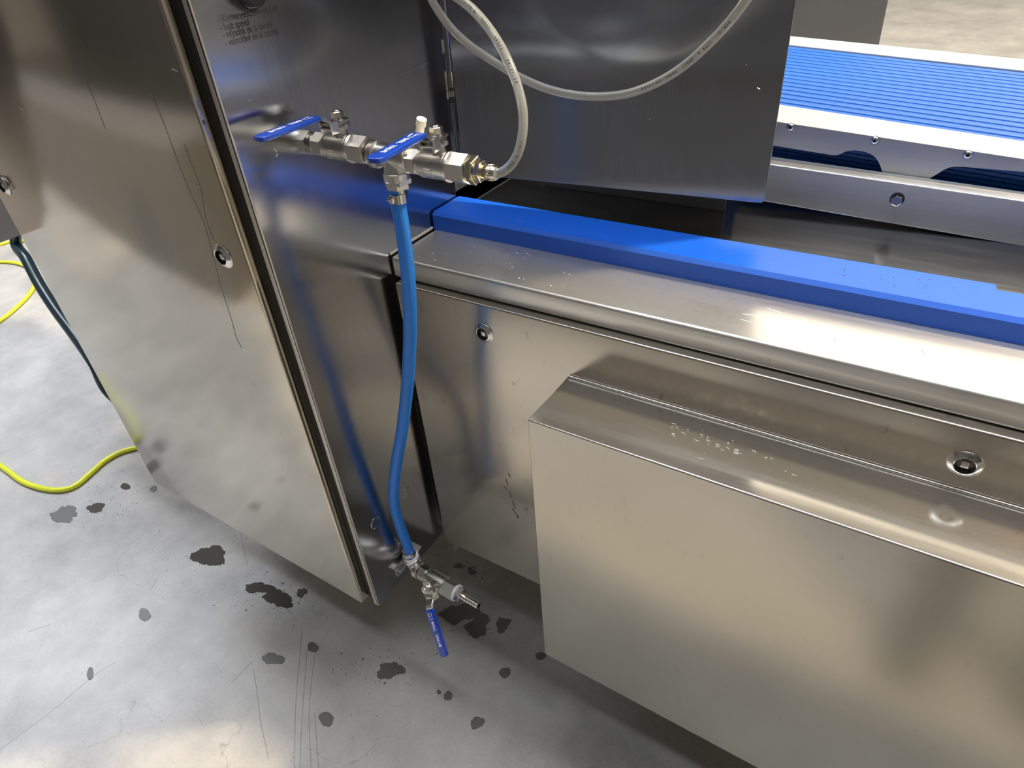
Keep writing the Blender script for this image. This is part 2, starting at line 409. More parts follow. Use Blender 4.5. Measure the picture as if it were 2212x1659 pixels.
# water runs dried on the door
def runs(paths, r, name, m, parent, y):
    bm = bmesh.new()
    for pth in paths:
        add_tube(bm, catmull([at(a, b, 1, y) for a, b in pth], 6), r, seg=6, up=(0, 1, 0), flat=.3)
    return obj(name, bm, m, parent)
M_run = plain('dried_run', (.13, .125, .12), .5)
runs([[(108, 0), (122, 30), (150, 95), (175, 150), (205, 220), (227, 277)], [(318, 168), (322, 190), (352, 262), (402, 395), (440, 480), (462, 560), (478, 622), (500, 690), (510, 728), (522, 751)],
      [(398, 312), (416, 362), (434, 408), (444, 470), (462, 520)]], .0006, 'dried_water_run', M_run, door, YD - .0001)
runs([[(371, 149), (377, 151), (383, 154)], [(44, 232), (50, 241)]], .0007, 'scratch_mark', M_scratch, door, YD - .0001)
# printed lettering on the side panel
bm = bmesh.new()
lines = [('- Riemengeschwindigkeit', 471, 47, 599, 15), ('- belt speed', 477, 65, 537, 47), ('- vélocité de la bande', 482, 81, 587, 52), ('- velocidad de la correa', 487, 98, 601, 64)]
for s, x0, y0, x1, y1 in lines:
    a = at(x0, y0, 0, XS + .00008); b = at(x1, y1, 0, XS + .00008)
    t = text_bm(s, .0098, 1.0, bold=.00012)
    xs = [v.co.x for v in t.verts]; wd = max(xs) - min(xs)
    t.transform(Matrix.Diagonal(((b.y - a.y) / wd, 1, 1, 1)))
    m = Matrix(((0, 0, 1, a.x), (1, 0, 0, a.y), (0, 1, 0, a.z - .001), (0, 0, 0, 1)))
    join(bm, t, m)
o = obj('lettering', bm, M_ink, cab); o['label'] = 'dark printed lettering on the steel side'
# speed knob above the lettering
kc = at(528, -16, 0, XS)
obj('knob', lathe([(0, .019), (.003, .019), (.004, .0155), (.018, .014), (.020, .0125), (.020, .001)], frame(kc, (1, 0, 0), (0, 0, 1)), 32), M_black, cab, smooth=40)
# round hole plugs low on the side panel
for px, py in ((811, 1129), (880, 1064)):
    p = at(px, py, 0, XS)
    obj('hole_plug', lathe([(0, .0115), (.0006, .0115), (.0012, .0105), (.0010, .0095), (.0010, .001)], frame(p, (1, 0, 0), (0, 0, 1)), 36), M_side, cab, smooth=30)
# sheet marks on the side panel
def marks(paths, r, parent, m=M_scratch, ax=0, val=XS, name='scratch_mark'):
    bm = bmesh.new()
    for pth in paths:
        add_tube(bm, [at(a, b, ax, val) for a, b in pth], r, seg=5)
    return obj(name, bm, m, parent)
marks([[(867, 161), (926, 135)], [(867, 161), (880, 195), (889, 228)]], .00022, cab, M_run)
marks([[(592, 322), (598, 328)], [(599, 331), (597, 339)], [(539, 216), (540, 218)]], .0006, cab)

# ------------------------------------------------------------------ steel unit left of the cabinet (with the dark hose)
un = thing('infeed_unit', 'dark steel side sheet of a neighbouring unit at the left picture edge', 'machine', (-1.52, .8, .9))
bm = bmesh.new()
add_poly(bm, [(-1.5125, 1.3, .9), (-1.5125, .40, .9), (-1.5125, .375, .93), (-1.5125, .26, 1.24), (-1.5125, .2, 1.9), (-1.5125, 1.3, 1.9)], (1, 0, 0), .003)
obj('side_sheet', bm, M_side, un)
bm = bmesh.new(); add_box(bm, -2.4, -1.5165, .9, 1.3, .95, 1.9, 0, .003)
obj('housing', bm, M_dark, un)
bm = bmesh.new()
bm.free()
for x in (-2.3, -1.62): obj('stand', box(x, x + .05, 1.2, 1.25, 0, .95), M_dark, un)

# ------------------------------------------------------------------ machine base with worktop, access door, deck and blue bar
ZL = .941; YB = .676; YDP = .662; XR = 1.3; XL = XS + .0022
base = thing('belt_machine', 'long steel belt machine base with worktop ledge, hinged access panel and blue edge bar', 'machine', (.2, 1.0, .3))
obj('worktop', box(XL, XR, YB, .862, ZL - .034, ZL, 0, .005, 6), M_ledge, base, smooth=50)
# deck behind the bar, long seams
bm = bmesh.new(); add_box(bm, XL, XR, .8605, 1.7, .93, .945)
obj('deck', bm, M_deck, base)
bm = bmesh.new(); add_box(bm, XL + .002, XR, YB + .02, 1.65, .30, .925)
obj('frame', bm, M_dark, base)
# access panel
pl = at(962, 1168, 1, YDP); pt = at(857.5, 617, 1, YDP); pr = at(1163, 1268, 1, YDP)
zb0 = pl.z; sl = (pr.z - pl.z) / (pr.x - pl.x); zt = .9060
bm = bmesh.new()
add_hexa(bm, [(pl.x, YDP, zb0), (XR, YDP, zb0 + sl * .3), (XR, YB + .016, zb0 + sl * .3), (pl.x, YB + .016, zb0),
              (pl.x, YDP, zt), (XR, YDP, zt), (XR, YB + .016, zt), (pl.x, YB + .016, zt)], 0, .0028, 4)
panel = obj('access_panel', bm, M_panel, base, smooth=50)
lock(at(1045.5, 719, 1, YDP), (0, -1, 0), panel)
lock(at(2085, 1001, 1, YDP), (0, -1, 0), panel)
bm = bmesh.new()
for a, b in (((1098, 1022), (1102, 1030)), ((1093, 1034), (1097, 1048)), ((1100, 1060), (1104, 1075)), ((1108, 1082), (1113, 1100)), ((1106, 1098), (1116, 1112)), ((1118, 1112), (1119, 1120)), ((1135, 1096), (1140, 1102)), ((1090, 1050), (1094, 1058))):
    add_tube(bm, [at(*a, 1, YDP), at(*b, 1, YDP)], .0016, seg=6, up=(0, 1, 0), flat=.15)
obj('dirt_mark', bm, M_run, panel)
g0 = at(979, 1176, 1, .70); g1 = at(992, 1182, 1, .70); g2 = at(983, 1191, 1, .70)
bm = bmesh.new(); add_poly(bm, [g0 + Vector((0, 0, .02)), g0, g2, g1, g1 + Vector((0, 0, .02))], (0, -1, 0), .004)
obj('foot_bracket', bm, M_dark, base)
# blue bar with chamfered front edge and a notch at the back
ZT = .971
c0 = at(933.4, 456.5, 2, ZT); c1 = at(985, 422.5, 2, ZT); n0 = at(2153, 607.7, 2, ZT); n1 = at(2153, 626, 2, ZT); n2 = at(2212, 637.4, 2, ZT)
f1 = at(2212, 684.5, 2, ZT); yfr = (c0.y + f1.y) / 2
ch = .0052
bm = bmesh.new(); BX = XL + .0012
def prof(y0, y1):
    return [(y0, ZL), (y1, ZL), (y1, ZT), (y0 + ch, ZT), (y0, ZT - ch)]
rows = [(BX, c1.y), (n0.x - .0015, c1.y), (n0.x, c1.y - .0015), (n0.x - .0002, n1.y), (XR, n1.y)]
rows[3] = (n0.x + .0004, n1.y)
vs = []
y0 = yfr - ch
for x, yb_ in rows:
    vs.append([bm.verts.new((x, y, z)) for y, z in prof(y0, yb_)])
for i in range(len(vs) - 1):
    for k in range(5):
        bm.faces.new((vs[i][k], vs[i][(k + 1) % 5], vs[i + 1][(k + 1) % 5], vs[i + 1][k]))
bm.faces.new(vs[0]); bm.faces.new(vs[-1][::-1])
bar = obj('blue_bar', bm, M_bluebar, base); bar['label'] = 'bright blue plastic edge bar with chamfered front'
obj('edge_trim', box(XS + .0002, XS + .0020, .6775, .786, ZL + .0012, ZL + .0056, 0, .0008, 2), M_edge, cab)
# scratches on the worktop
bm = bmesh.new(); rnd = random.Random(3)
for a in [((1142, 550), (1148, 555)), ((1800, 732), (1806, 741)), ((1990, 752), (1998, 770)), ((2015, 770), (2050, 771)), ((1604, 678), (1640, 682)), ((1655, 664), (1690, 677)), ((1600, 690), (1625, 696)), ((900, 530), (925, 512)), ((1490, 585), (1500, 588)), ((2070, 768), (2110, 769)), ((1060, 600), (1066, 601))]:
    add_tube(bm, [at(*a[0], 2, ZL), at(*a[1], 2, ZL)], .0003, seg=5)
for i in range(26):
    x = rnd.uniform(880, 1230); y = 505 + (x - 880) * .19 + rnd.uniform(-8, 55)
    p = at(x, y, 2, ZL)
    if p.y < YB + .008 or p.y > .785: continue
    add_tube(bm, [p, p + Vector((rnd.uniform(.0005, .003), rnd.uniform(-.001, .001), 0))], rnd.uniform(.0002, .0005), seg=5)
obj('scratch_mark', bm, M_scratch, base)

# ------------------------------------------------------------------ cover box in front
YX = .55
b0 = at(1139, 907, 1, YX); b1 = at(1177, 1413, 1, YX); b2_ = at(1600, 1659, 1, YX); b3 = at(1229, 813, 1, YDP)
ztb = (b0.z + b3.z) / 2
sl2 = (b2_.z - b1.z) / (b2_.x - b1.x)
cbx = thing('cover_box', 'large plain brushed steel cover box standing out in front of the access panel', 'box', (.3, .6, b1.z))
bm = bmesh.new()
XB = 1.15
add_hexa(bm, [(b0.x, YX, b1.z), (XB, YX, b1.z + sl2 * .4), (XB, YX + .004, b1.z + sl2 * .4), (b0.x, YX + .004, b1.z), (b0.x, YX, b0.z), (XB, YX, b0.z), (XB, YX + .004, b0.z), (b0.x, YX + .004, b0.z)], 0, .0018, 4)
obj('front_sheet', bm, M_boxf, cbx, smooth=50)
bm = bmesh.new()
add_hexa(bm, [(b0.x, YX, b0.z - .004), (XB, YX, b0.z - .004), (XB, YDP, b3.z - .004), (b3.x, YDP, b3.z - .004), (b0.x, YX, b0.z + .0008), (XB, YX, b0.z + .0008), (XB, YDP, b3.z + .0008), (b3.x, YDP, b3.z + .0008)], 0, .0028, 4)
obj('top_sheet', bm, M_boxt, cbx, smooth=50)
obj('side_sheet', box(b0.x + .0005, b0.x + .003, YX + .003, YDP - .001, b1.z + .002, b0.z - .003), M_boxf, cbx)
bm = bmesh.new()
add_tube(bm, [(b3.x + .001, YDP - .0022, b3.z + .0018), (XB, YDP - .0022, b3.z + .0018)], .0019, seg=12)
obj('rear_bead', bm, M_boxt, cbx, smooth=60)
bm = bmesh.new()
rnd = random.Random(11)
for i in range(34):
    x = rnd.gauss(1545, 60); y = 935 + (x - 1545) * .36 + rnd.gauss(22, 14)
    p = at(x, y, 2, ztb)
    if p.y < YX + .01 or p.y > YDP - .01: continue
    add_tube(bm, [p + Vector((0, 0, .0016)), p + Vector((rnd.uniform(.001, .006), rnd.uniform(-.002, .002), .0016))], rnd.uniform(.0001, .0003), seg=5)
obj('scratch_mark', bm, M_scratch, cbx)

# ------------------------------------------------------------------ hood sheet above the deck
HA, HB = Vector((-.668, .855, 0)), Vector((-.190, .909, 0))
hn = Vector((HB - HA)).cross(Vector((0, 0, 1))).normalized()
hood = thing('protective_hood', 'big dark brushed steel hood sheet hanging above the blue bar, tube in front', 'hood', (-.43, .9, 1.01))
zb = (atp(985, 373, HA, hn).z + atp(1648, 437, HA, hn).z) / 2
hl_ = atp(1003, 376, HA, hn); hr = atp(1652, 430, HA, hn); htr = atp(1719.5, 0, HA, hn); htl = atp(961.4, 0, HA, hn)
U = (HB - HA).normalized()
def hp(s, z): return Vector((HA.x, HA.y, z)) + U * s
sl_, sr_ = (Vector((hl_.x, hl_.y, 0)) - HA).dot(U), (Vector((hr.x, hr.y, 0)) - HA).dot(U)
str_ = (Vector((htr.x, htr.y, 0)) - HA).dot(U); stl_ = (Vector((htl.x, htl.y, 0)) - HA).dot(U)
zbl, zbr = hl_.z, atp(1645, 438.5, HA, hn).z
r = .006
pts = [hp(sl_, zbl)] + [hp(sr_ - r + r * math.sin(a * PI / 12), zbr + r - r * math.cos(a * PI / 12)) for a in range(0, 7)]
zt_ = 1.95
ext = lambda s0, s1, z0: s0 + (s1 - s0) * (zt_ - z0) / (htr.z - z0)
pts += [hp(ext(sr_, str_, zbr), zt_), hp(ext(sl_, stl_, zbl), zt_)]
bm = bmesh.new(); add_poly(bm, pts, hn, .0025, 0, .0005)
obj('sheet', bm, M_hood, hood)
bm = bmesh.new()
for a, b in (((1635, 189), (1642, 193)), ((1612, 139), (1613, 140)), ((1404, 257), (1405, 259)), ((1677, 180), (1677, 181))):
    add_tube(bm, [atp(*a, HA, hn), atp(*b, HA, hn)], .0005, seg=5)
obj('scratch_mark', bm, M_scratch, hood)
bm = bmesh.new()   # black backdrop put in so the gap beside the hood looks unlit
add_box(bm, -1.1, -.60, 1.25, 1.27, .9455, 1.9); add_box(bm, -.655, -.60, .89, 1.25, 1.30, 1.9)
obj('dark_backdrop', bm, M_black2, hood)
obj('shade_plate', box(-.60, -.27, 1.020, 1.024, .9455, 1.30), M_black2, hood)  # added dark sheet, keeps the deck's reflection under the hood dark
post = [at(955.5, -10, 1, .93), at(970, 156, 1, .93)]
obj('guide_rod', tube(post, .0042, seg=20), M_hood, hood, smooth=60)
obj('guide_rod', tube([at(977, 222, 1, .93), at(990, 345, 1, .93), at(994, 392, 1, .93)], .0034, seg=20), M_hood, hood, smooth=60)
obj('roller', lathe([(-.004, .001), (-.004, .0045), (.004, .0045), (.004, .001)], frame(at(975.5, 203, 1, .925), (0, 0, 1), (0, 1, 0)), 20), M_polish, hood, smooth=40)
obj('white_button', lathe([(0, .016), (.004, .016), (.005, .014), (.005, .001)], frame(at(941.5, 101, 1, 1.0), (.6, -.8, 0), (0, 0, 1)), 32), M_uhmw, hood, smooth=40)
q0 = at(957, 170, 1, 1.0); obj('bracket', box(q0.x - .012, q0.x + .006, 1.0, 1.003, q0.z - .024, q0.z + .012), M_panel, hood)
obj('bracket', box(q0.x - .012, q0.x + .005, 1.0, 1.003, q0.z - .034, q0.z - .0245), M_uhmw, hood)
q0 = at(972, 173, 1, .94); obj('bracket', box(q0.x - .004, q0.x + .004, .94, .942, q0.z - .012, q0.z + .012), M_panel, hood)

# ------------------------------------------------------------------ blue belt conveyor at the back right
conv = thing('belt_conveyor', 'sloping belt conveyor with ribbed blue belt between white guide strips, back right', 'conveyor', (-.05, 1.15, 1.0))
P0 = at(1680, 262, 1, 1.09); P1 = at(2212, 342.5, 1, 1.09); slope = (P1.z - P0.z) / (P1.x - P0.x)
cn = Vector((-slope, 0, 1)).normalized()
CX0, CX1 = -.60, .95
def zt(x, dz=0): return P0.z + slope * (x - P0.x) + dz
def yline(a, b):
    A, B = atp(*a, P0, cn), atp(*b, P0, cn)
    return lambda x: A.y + (B.y - A.y) * (x - A.x) / (B.x - A.x)
y_in = yline((1685.4, 226), (2212, 305)); y_bf = yline((1705.4, 96.2), (2212, 152)); y_ff = yline((1708, 77.7), (2212, 127.6))
def clampx(f): return (f(-.25), f(.1))
def strip(f0, f1, top, th, name, m, bev=.0015):
    (a0, a1), (c0_, c1_) = f0, f1
    bm = bmesh.new()
    ex = lambda p, x: p[0] + (p[1] - p[0]) * (x + .25) / .35
    add_hexa(bm, [(CX0, ex(f0, CX0), zt(CX0, top - th)), (CX1, ex(f0, CX1), zt(CX1, top - th)), (CX1, ex(f1, CX1), zt(CX1, top - th)), (CX0, ex(f1, CX0), zt(CX0, top - th)),
                  (CX0, ex(f0, CX0), zt(CX0, top)), (CX1, ex(f0, CX1), zt(CX1, top)), (CX1, ex(f1, CX1), zt(CX1, top)), (CX0, ex(f1, CX0), zt(CX0, top))], 0, bev, 2)
    return obj(name, bm, m, conv)
yi, yb2, yff = clampx(y_in), clampx(y_bf), clampx(y_ff)
strip((1.0885, 1.0885), yi, 0, .0016, 'guide_strip', M_uhmw, .0006)
strip(yb2, yff, 0, .02, 'guide_strip', M_uhmw)
# ribbed belt
bm = bmesh.new(); ex = lambda p, x: p[0] + (p[1] - p[0]) * (x + .25) / .35
NR = 17; prof_ = []
rnd = random.Random(5)
for i in range(NR):
    t0 = i / NR; wd = 1 / NR
    prof_ += [(t0, -.011), (t0 + wd * .16, -.0035), (t0 + wd * .3, -.0028), (t0 + wd * .34, -.0040), (t0 + wd * .42, -.0028), (t0 + wd * .55, -.0026), (t0 + wd * .6, -.0040), (t0 + wd * .68, -.0028), (t0 + wd * .86, -.0034)]
prof_ += [(1, -.009)]
A_, B_ = [], []
for t0, dz in prof_:
    for x, lst in ((CX0, A_), (CX1, B_)):
        a = ex(yi, x); b = ex(yb2, x); lst.append(bm.verts.new((x, a + (b - a) * t0, zt(x, dz))))
for i in range(len(A_) - 1): bm.faces.new((A_[i], B_[i], B_[i + 1], A_[i + 1]))
obj('belt', bm, M_belt, conv)
bm = bmesh.new()   # returning run seen through the cut-outs
for i in range(14):
    z1 = -.018 - i * .0062
    x0, x1 = CX0, CX1
    ya = 1.112
    add_hexa(bm, [(x0, ya, zt(x0, z1 - .0048)), (x1, ya, zt(x1, z1 - .0048)), (x1, ya + .006, zt(x1, z1 - .0062)), (x0, ya + .006, zt(x0, z1 - .0062)), (x0, ya, zt(x0, z1)), (x1, ya, zt(x1, z1)), (x1, ya + .006, zt(x1, z1)), (x0, ya + .006, zt(x0, z1))])
obj('return_belt', bm, M_belt, conv)
# side plate with cut-outs
low = [(1671, 314.4), (1800.3, 335.6), (1809, 335), (1815.8, 332.5), (1824, 328.5), (1831.4, 326), (1846.9, 324.7), (1864, 326.8), (1877.9, 331.2), (1886, 336), (1892, 341.5), (1896.5, 347.5), (1899.9, 354.5), (1903, 362), (1906, 372), (1910, 386), (1912, 400), (1990, 410), (2000, 392), (2012.4, 382.9), (2027.9, 373.9), (2036, 368.5), (2043.4, 364.8), (2051, 361.8), (2058.9, 360.4), (2068, 360), (2079.6, 360.4), (2212, 371.3)]
pts = [at(a, b, 1, 1.09) for a, b in low]
L0 = at(1671, 314.4, 1, 1.09); L1 = at(1800.3, 335.6, 1, 1.09)
first = Vector((CX0, 1.09, L0.z + (L1.z - L0.z) / (L1.x - L0.x) * (CX0 - L0.x)))
last = Vector((CX1, 1.09, pts[-1].z + slope * (CX1 - pts[-1].x)))
outl = [first] + pts[1:] + [last, Vector((CX1, 1.09, zt(CX1, -.0017))), Vector((CX0, 1.09, zt(CX0, -.0017)))]
bm = bmesh.new(); add_poly(bm, outl, (0, -1, 0), .003)
obj('side_plate', bm, M_rail, conv)
for px, py in ((1708, 274.5), (1890, 303), (2091, 334)):
    p = at(px, py, 1, 1.09)
    obj('button_screw', lathe([(0, .0064, 1), (.0003, .0060, 1), (.0003, .0054), (.0012, .0053), (.0024, .0044), (.0032, .0030), (.0033, .0020), (.0012, .0018, 1), (.0012, .0004, 1)], frame(p, (0, -1, 0), (0, 0, 1)), 28), [M_polish, M_black], conv, smooth=35)
# rail in front
YR = 1.05
R0, R1, R2, R3 = at(1654, 436, 1, YR), at(2212, 533, 1, YR), at(2212, 434, 1, YR), at(1666.6, 355, 1, YR)
def lin(a, b, x): return a.z + (b.z - a.z) * (x - a.x) / (b.x - a.x)
bm = bmesh.new(); x0, x1 = -.262, .95
tk = .036
add_hexa(bm, [(x0, YR, lin(R0, R1, x0)), (x1, YR, lin(R0, R1, x1)), (x1, YR + tk, lin(R0, R1, x1)), (x0, YR + tk, lin(R0, R1, x0)),
              (x0, YR, lin(R3, R2, x0)), (x1, YR, lin(R3, R2, x1)), (x1, YR + tk, lin(R3, R2, x1)), (x0, YR + tk, lin(R3, R2, x0))], 0, .002, 3)
rail = obj('rail', bm, M_rail, conv, smooth=50)
p = at(1938, 430, 1, YR)
bm = bmesh.new(); fr = frame(p, (0, -1, 0), (.3, 0, 1))
add_lathe(bm, [(0, .0094, 1), (.0012, .0094, 1), (.0012, .006, 1)], fr, 24)
add_lathe(bm, hexp(.0012, .0090, .0135), fr, 6)
obj('hex_bolt', bm, [M_polish, M_gasket], rail)
bm = bmesh.new()
bm.free()
for x in (.45,): obj('support_block', box(x, x + .03, 1.06, 1.082, .9451, .955), M_dark, conv)
# tall sheet behind the belt
YG = 2.3; gr = at(1899, 93, 1, YG); gt = at(1918.5, 0, 1, YG)
rs = thing('rear_guard', 'dark steel sheet standing behind the belt beside the hood', 'guard', (-.8, YG, .35))
yy = YG
bm = bmesh.new(); gk = (gt.x - gr.x) / (gt.z - gr.z)
add_hexa(bm, [(-1.7, yy, .35), (gr.x + gk * (.35 - gr.z), yy, .35), (gr.x + gk * (.35 - gr.z), yy + .003, .35), (-1.7, yy + .003, .35), (-1.7, yy, 1.7), (gr.x + gk * (1.7 - gr.z), yy, 1.7), (gr.x + gk * (1.7 - gr.z), yy + .003, 1.7), (-1.7, yy + .003, 1.7)])
for fx in (-1.6, -.45): add_box(bm, fx, fx + .04, yy + .0005, yy + .04, 0, .5)
obj('sheet', bm, M_guard, rs)

# ------------------------------------------------------------------ fittings: ball valves, tee, hoses
def build_valve(label, mat, phi, stop=0):
    v = thing('ball_valve', label, 'valve', mat=mat, group='ball valves with blue lever sleeves')
    bm = bmesh.new()
    add_lathe(bm, hexp(-.046, -.0295, .0262), seg=6, rot=PI / 6)
    add_lathe(bm, [(-.030, .0126), (-.0285, .0136), (-.0262, .0140), (-.0235, .0155), (-.0225, .0158), (.0105, .0158), (.0112, .0152), (.0122, .0152), (.0128, .0172), (.0150, .0172), (.0162, .0160)], seg=40)
    add_lathe(bm, hexp(.0145, .0405, .0300), seg=6, rot=PI / 6)
    # stem neck
    add_lathe(bm, [(.010, .0092), (.016, .0082), (.0215, .0076), (.024, .0080), (.0262, .0080)], Matrix.Rotation(-PI / 2, 4, 'Y'), 28)
    obj('body', bm, M_cast, v, local=True, smooth=35)
    # embossed badge, a raised rounded frame with short bars
    bm = bmesh.new()
    for sgn in (1,):
        def on_cyl(x, a): return Vector((x, -.0158 * math.cos(a), .0158 * math.sin(a)))
        loop = [(-.013, .10), (-.004, .10), (-.003, .0), (-.003, -.5), (-.004, -.62), (-.013, -.62)]
        add_tube(bm, [on_cyl(x, a - .12) for x, a in loop], .0005, seg=6)
        for xx in (-.0125, -.0095, -.0065):
            add_tube(bm, [on_cyl(xx, -.18), on_cyl(xx, -.32)], .0004, seg=5); add_tube(bm, [on_cyl(xx, -.42), on_cyl(xx, -.60)], .0004, seg=5)
    obj('embossed_badge', bm, M_cast, v, local=True, smooth=40)
    Rz = Matrix.Rotation(phi, 4, 'Z')     # lever direction: local -Y turned by phi
    # stop plate with lugs
    bm = bmesh.new()
    add_box(bm, -.0095, .0095, -.0070, .0070, .0250, .0272, 0, .0008, 2)
    add_box(bm, .0075, .0125, -.0035, .0035, .0235, .0285, 0, .0008, 2)
    add_box(bm, -.0125, -.0075, -.006, .001, .0235, .0285, 0, .0008, 2)
    add_lathe(bm, [(.0265, .0062), (.0330, .0062)], Matrix.Rotation(-PI / 2, 4, 'Y'), 20)
    obj('stop_plate', bm, M_cast, v, local=True, smooth=35)
    # lever
    w2 = .0078
    path = [(.0115, .0318), (-.0105, .0318), (-.0150, .0322), (-.0270, .0418), (-.0320, .0438), (-.1150, .0438)]
    bm = bmesh.new()
    def strip_(path, w_, th, x0=0.0):
        top = []; bot = []
        for i, (y, z) in enumerate(path):
            ww = w_[i] if isinstance(w_, (list, tuple)) else w_
            top.append([bm.verts.new((x0 - ww, y, z + th / 2)), bm.verts.new((x0 + ww, y, z + th / 2))])
            bot.append([bm.verts.new((x0 - ww, y, z - th / 2)), bm.verts.new((x0 + ww, y, z - th / 2))])
        for i in range(len(path) - 1):
            bm.faces.new((top[i][0], top[i + 1][0], top[i + 1][1], top[i][1])); bm.faces.new((bot[i][0], bot[i][1], bot[i + 1][1], bot[i + 1][0]))
            bm.faces.new((top[i][0], bot[i][0], bot[i + 1][0], top[i + 1][0])); bm.faces.new((top[i][1], top[i + 1][1], bot[i + 1][1], bot[i][1]))
        bm.faces.new((top[0][0], top[0][1], bot[0][1], bot[0][0])); bm.faces.new((top[-1][1], top[-1][0], bot[-1][0], bot[-1][1]))
    strip_(path, [.0082, .0095, .0078, .0072, .0080, .0080], .0022)
    for sx in (-1, 1):   # folded side ribs
        strip_([(-.012, .0300), (-.0165, .0305), (-.0280, .0402), (-.0330, .0425)], .0009, .0046, sx * .0074)
    strip_([(.0128, .0235), (.0124, .0322)], .0050, .0018)
    bm.transform(Rz)
    obj('lever', bm, M_lever, v, local=True)
    # sliding lock clip
    bm = bmesh.new()
    add_box(bm, -.0088, .0088, -.0235, -.0135, .0268, .0290, 0, .0007, 2)
    for sx in (-1, 1): add_box(bm, sx * .0088 - .0008, sx * .0088 + .0008, -.0235, -.0100, .0215, .0362, 0, .0006, 2)
    add_tube(bm, [(-.0092, -.0165, .0345), (-.004, -.0175, .0352), (.004, -.0175, .0352), (.0092, -.0165, .0345)], .0011, seg=8)
    bm.transform(Rz)
    obj('lock_clip', bm, M_polish, v, local=True)
    bm = bmesh.new(); Rs = Matrix.Rotation(-PI / 2, 4, 'Y')
    add_lathe(bm, [(.0329, .0078), (.0342, .0078), (.0342, .0070), (.0352, .0068)], Rs, 28)
    add_lathe(bm, hexp(.0352, .0432, .0132, .0010), Rs, 6, rot=.3)
    add_lathe(bm, [(.0432, .0036), (.0440, .0036), (.0446, .0030)], Rs, 20)
    obj('stem_nut', bm, M_mach, v, local=True, smooth=30)
    # blue sleeve: rounded slab with raised rims along the edges
    b2 = bmesh.new()
    y0, y1 = -.0345, -.1215; W = .0094; c = .0040
    outline = [(-W, y0), (W, y0), (W, y1 + c * 1.5), (W - c * .45, y1 + c * .45), (W - c * 1.5, y1), (-W + c * 1.5, y1), (-W + c * .45, y1 + c * .45), (-W, y1 + c * 1.5)]
    f = b2.faces.new([b2.verts.new((x, y, .0466)) for x, y in outline])
    rr = bmesh.ops.extrude_face_region(b2, geom=[f])
    for e_ in rr['geom']:
        if isinstance(e_, bmesh.types.BMVert): e_.co.z -= .0056
    bmesh.ops.bevel(b2, geom=[e for e in b2.edges], offset=.0017, segments=4, profile=.6, affect='EDGES', clamp_overlap=True)
    b2.transform(Rz)
    gp = obj('lever_sleeve', b2, M_vinyl, v, local=True, smooth=60)
    gp['label'] = 'glossy blue vinyl sleeve'
    # white print, read from the stem towards the tip
    bm = bmesh.new()
    TM = Matrix(((0, 1, 0, 0), (-1, 0, 0, 0), (0, 0, 1, .04668), (0, 0, 0, 1)))   # text x -> -Y, text y -> +X
    def put(s, size, along, side, sx=1.0, rot=0):
        t = text_bm(s, size, sx, bold=size * .022)
        t.transform(TM @ Matrix.Translation((along, side, 0)) @ Matrix.Rotation(rot, 4, 'Z')); join(bm, t)
    put('BALL', .0082, .0560, -.0030, .98); put('VALVE', .0082, .0800, -.0030, .98)
    put('ON', .0036, .0405, .0012, 1.3); put('OFF', .0036, .0405, -.0052, 1.3)
    arc = [Vector((.0500 + .0022 * math.cos(a), .0042 * math.sin(a), 0)) for a in [x * .2 for x in range(-6, 7)]]
    b3 = bmesh.new(); add_tube(b3, arc, .0005, seg=6, up=(0, 0, 1), flat=.2)
    b3.transform(TM); join(bm, b3)
    bm.transform(Rz)
    o = bpy.data.objects.new('x', None)
    lt = obj('lettering', bm, M_white, gp, local=True)
    lt['label'] = 'white BALL VALVE lettering'
    return v
AY = .5862
VZ1, VZ2 = 1.1372, 1.1315
v1 = build_valve('ball valve screwed to the cabinet side, its blue lever nearest the cabinet door edge', Matrix.Translation((-.6275, AY, VZ1)), math.radians(0))
v2 = build_valve('ball valve between the pipe tee and the clear tube, blue lever over the tee', Matrix.Translation((-.4795, AY, VZ2)), math.radians(7))
BV = Vector((-.584, .5465, .3545)); bxv = Vector((.997, -.07, .0)); bs = Vector((0, -.891, .454))
v3 = build_valve('lowest ball valve, near the floor with its blue lever hanging down', frame(BV, bxv, bs), math.radians(37))

# pipe nipple in the wall of the cabinet
t = thing('pipe_nipple', 'short threaded pipe joining the cabinet side and the first ball valve', 'pipe', (XS, AY, VZ1))
obj('pipe', lathe([(-.012, .0105), (.0006, .0105), (.0006, .0128), (.0052, .0128)], Matrix.Translation((XS, AY, VZ1)), 28), M_cast, t, smooth=40)
# tee
TX = -.5495; TZ = 1.1345
tee = thing('pipe_tee', 'cast steel pipe tee between the two upper ball valves, blue hose below it', 'pipe', (TX, AY, TZ))
bm = bmesh.new()
T0 = Matrix.Translation((TX, AY, TZ))
add_lathe(bm, [(-.0300, .0150), (-.0295, .0162), (-.0225, .0162), (-.0215, .0142), (-.010, .0134), (0, .0132), (.010, .0134), (.0185, .0142), (.0195, .0162), (.0262, .0162), (.0267, .0150)], T0, 40)
Rd = Matrix.Rotation(PI / 2, 4, 'Y')
add_lathe(bm, [(0, .0128), (.012, .0134), (.0175, .0142), (.0182, .0160), (.0262, .0160), (.0267, .0148)], T0 @ Rd, 40)
obj('tee_body', bm, M_cast, tee, smooth=40)
bm = bmesh.new(); add_lathe(bm, [(-.0345, .0122), (-.030, .0122)], T0, 24); obj('thread', bm, M_nickel, tee, smooth=40)
obj('thread', lathe([(.0262, .0122), (.0300, .0122)], T0, 24), M_nickel, tee, smooth=40)
ad = thing('hose_adapter', 'double hexagon hose adapter under the pipe tee, hose end pushed on', 'fitting', (TX, AY, TZ - .027))
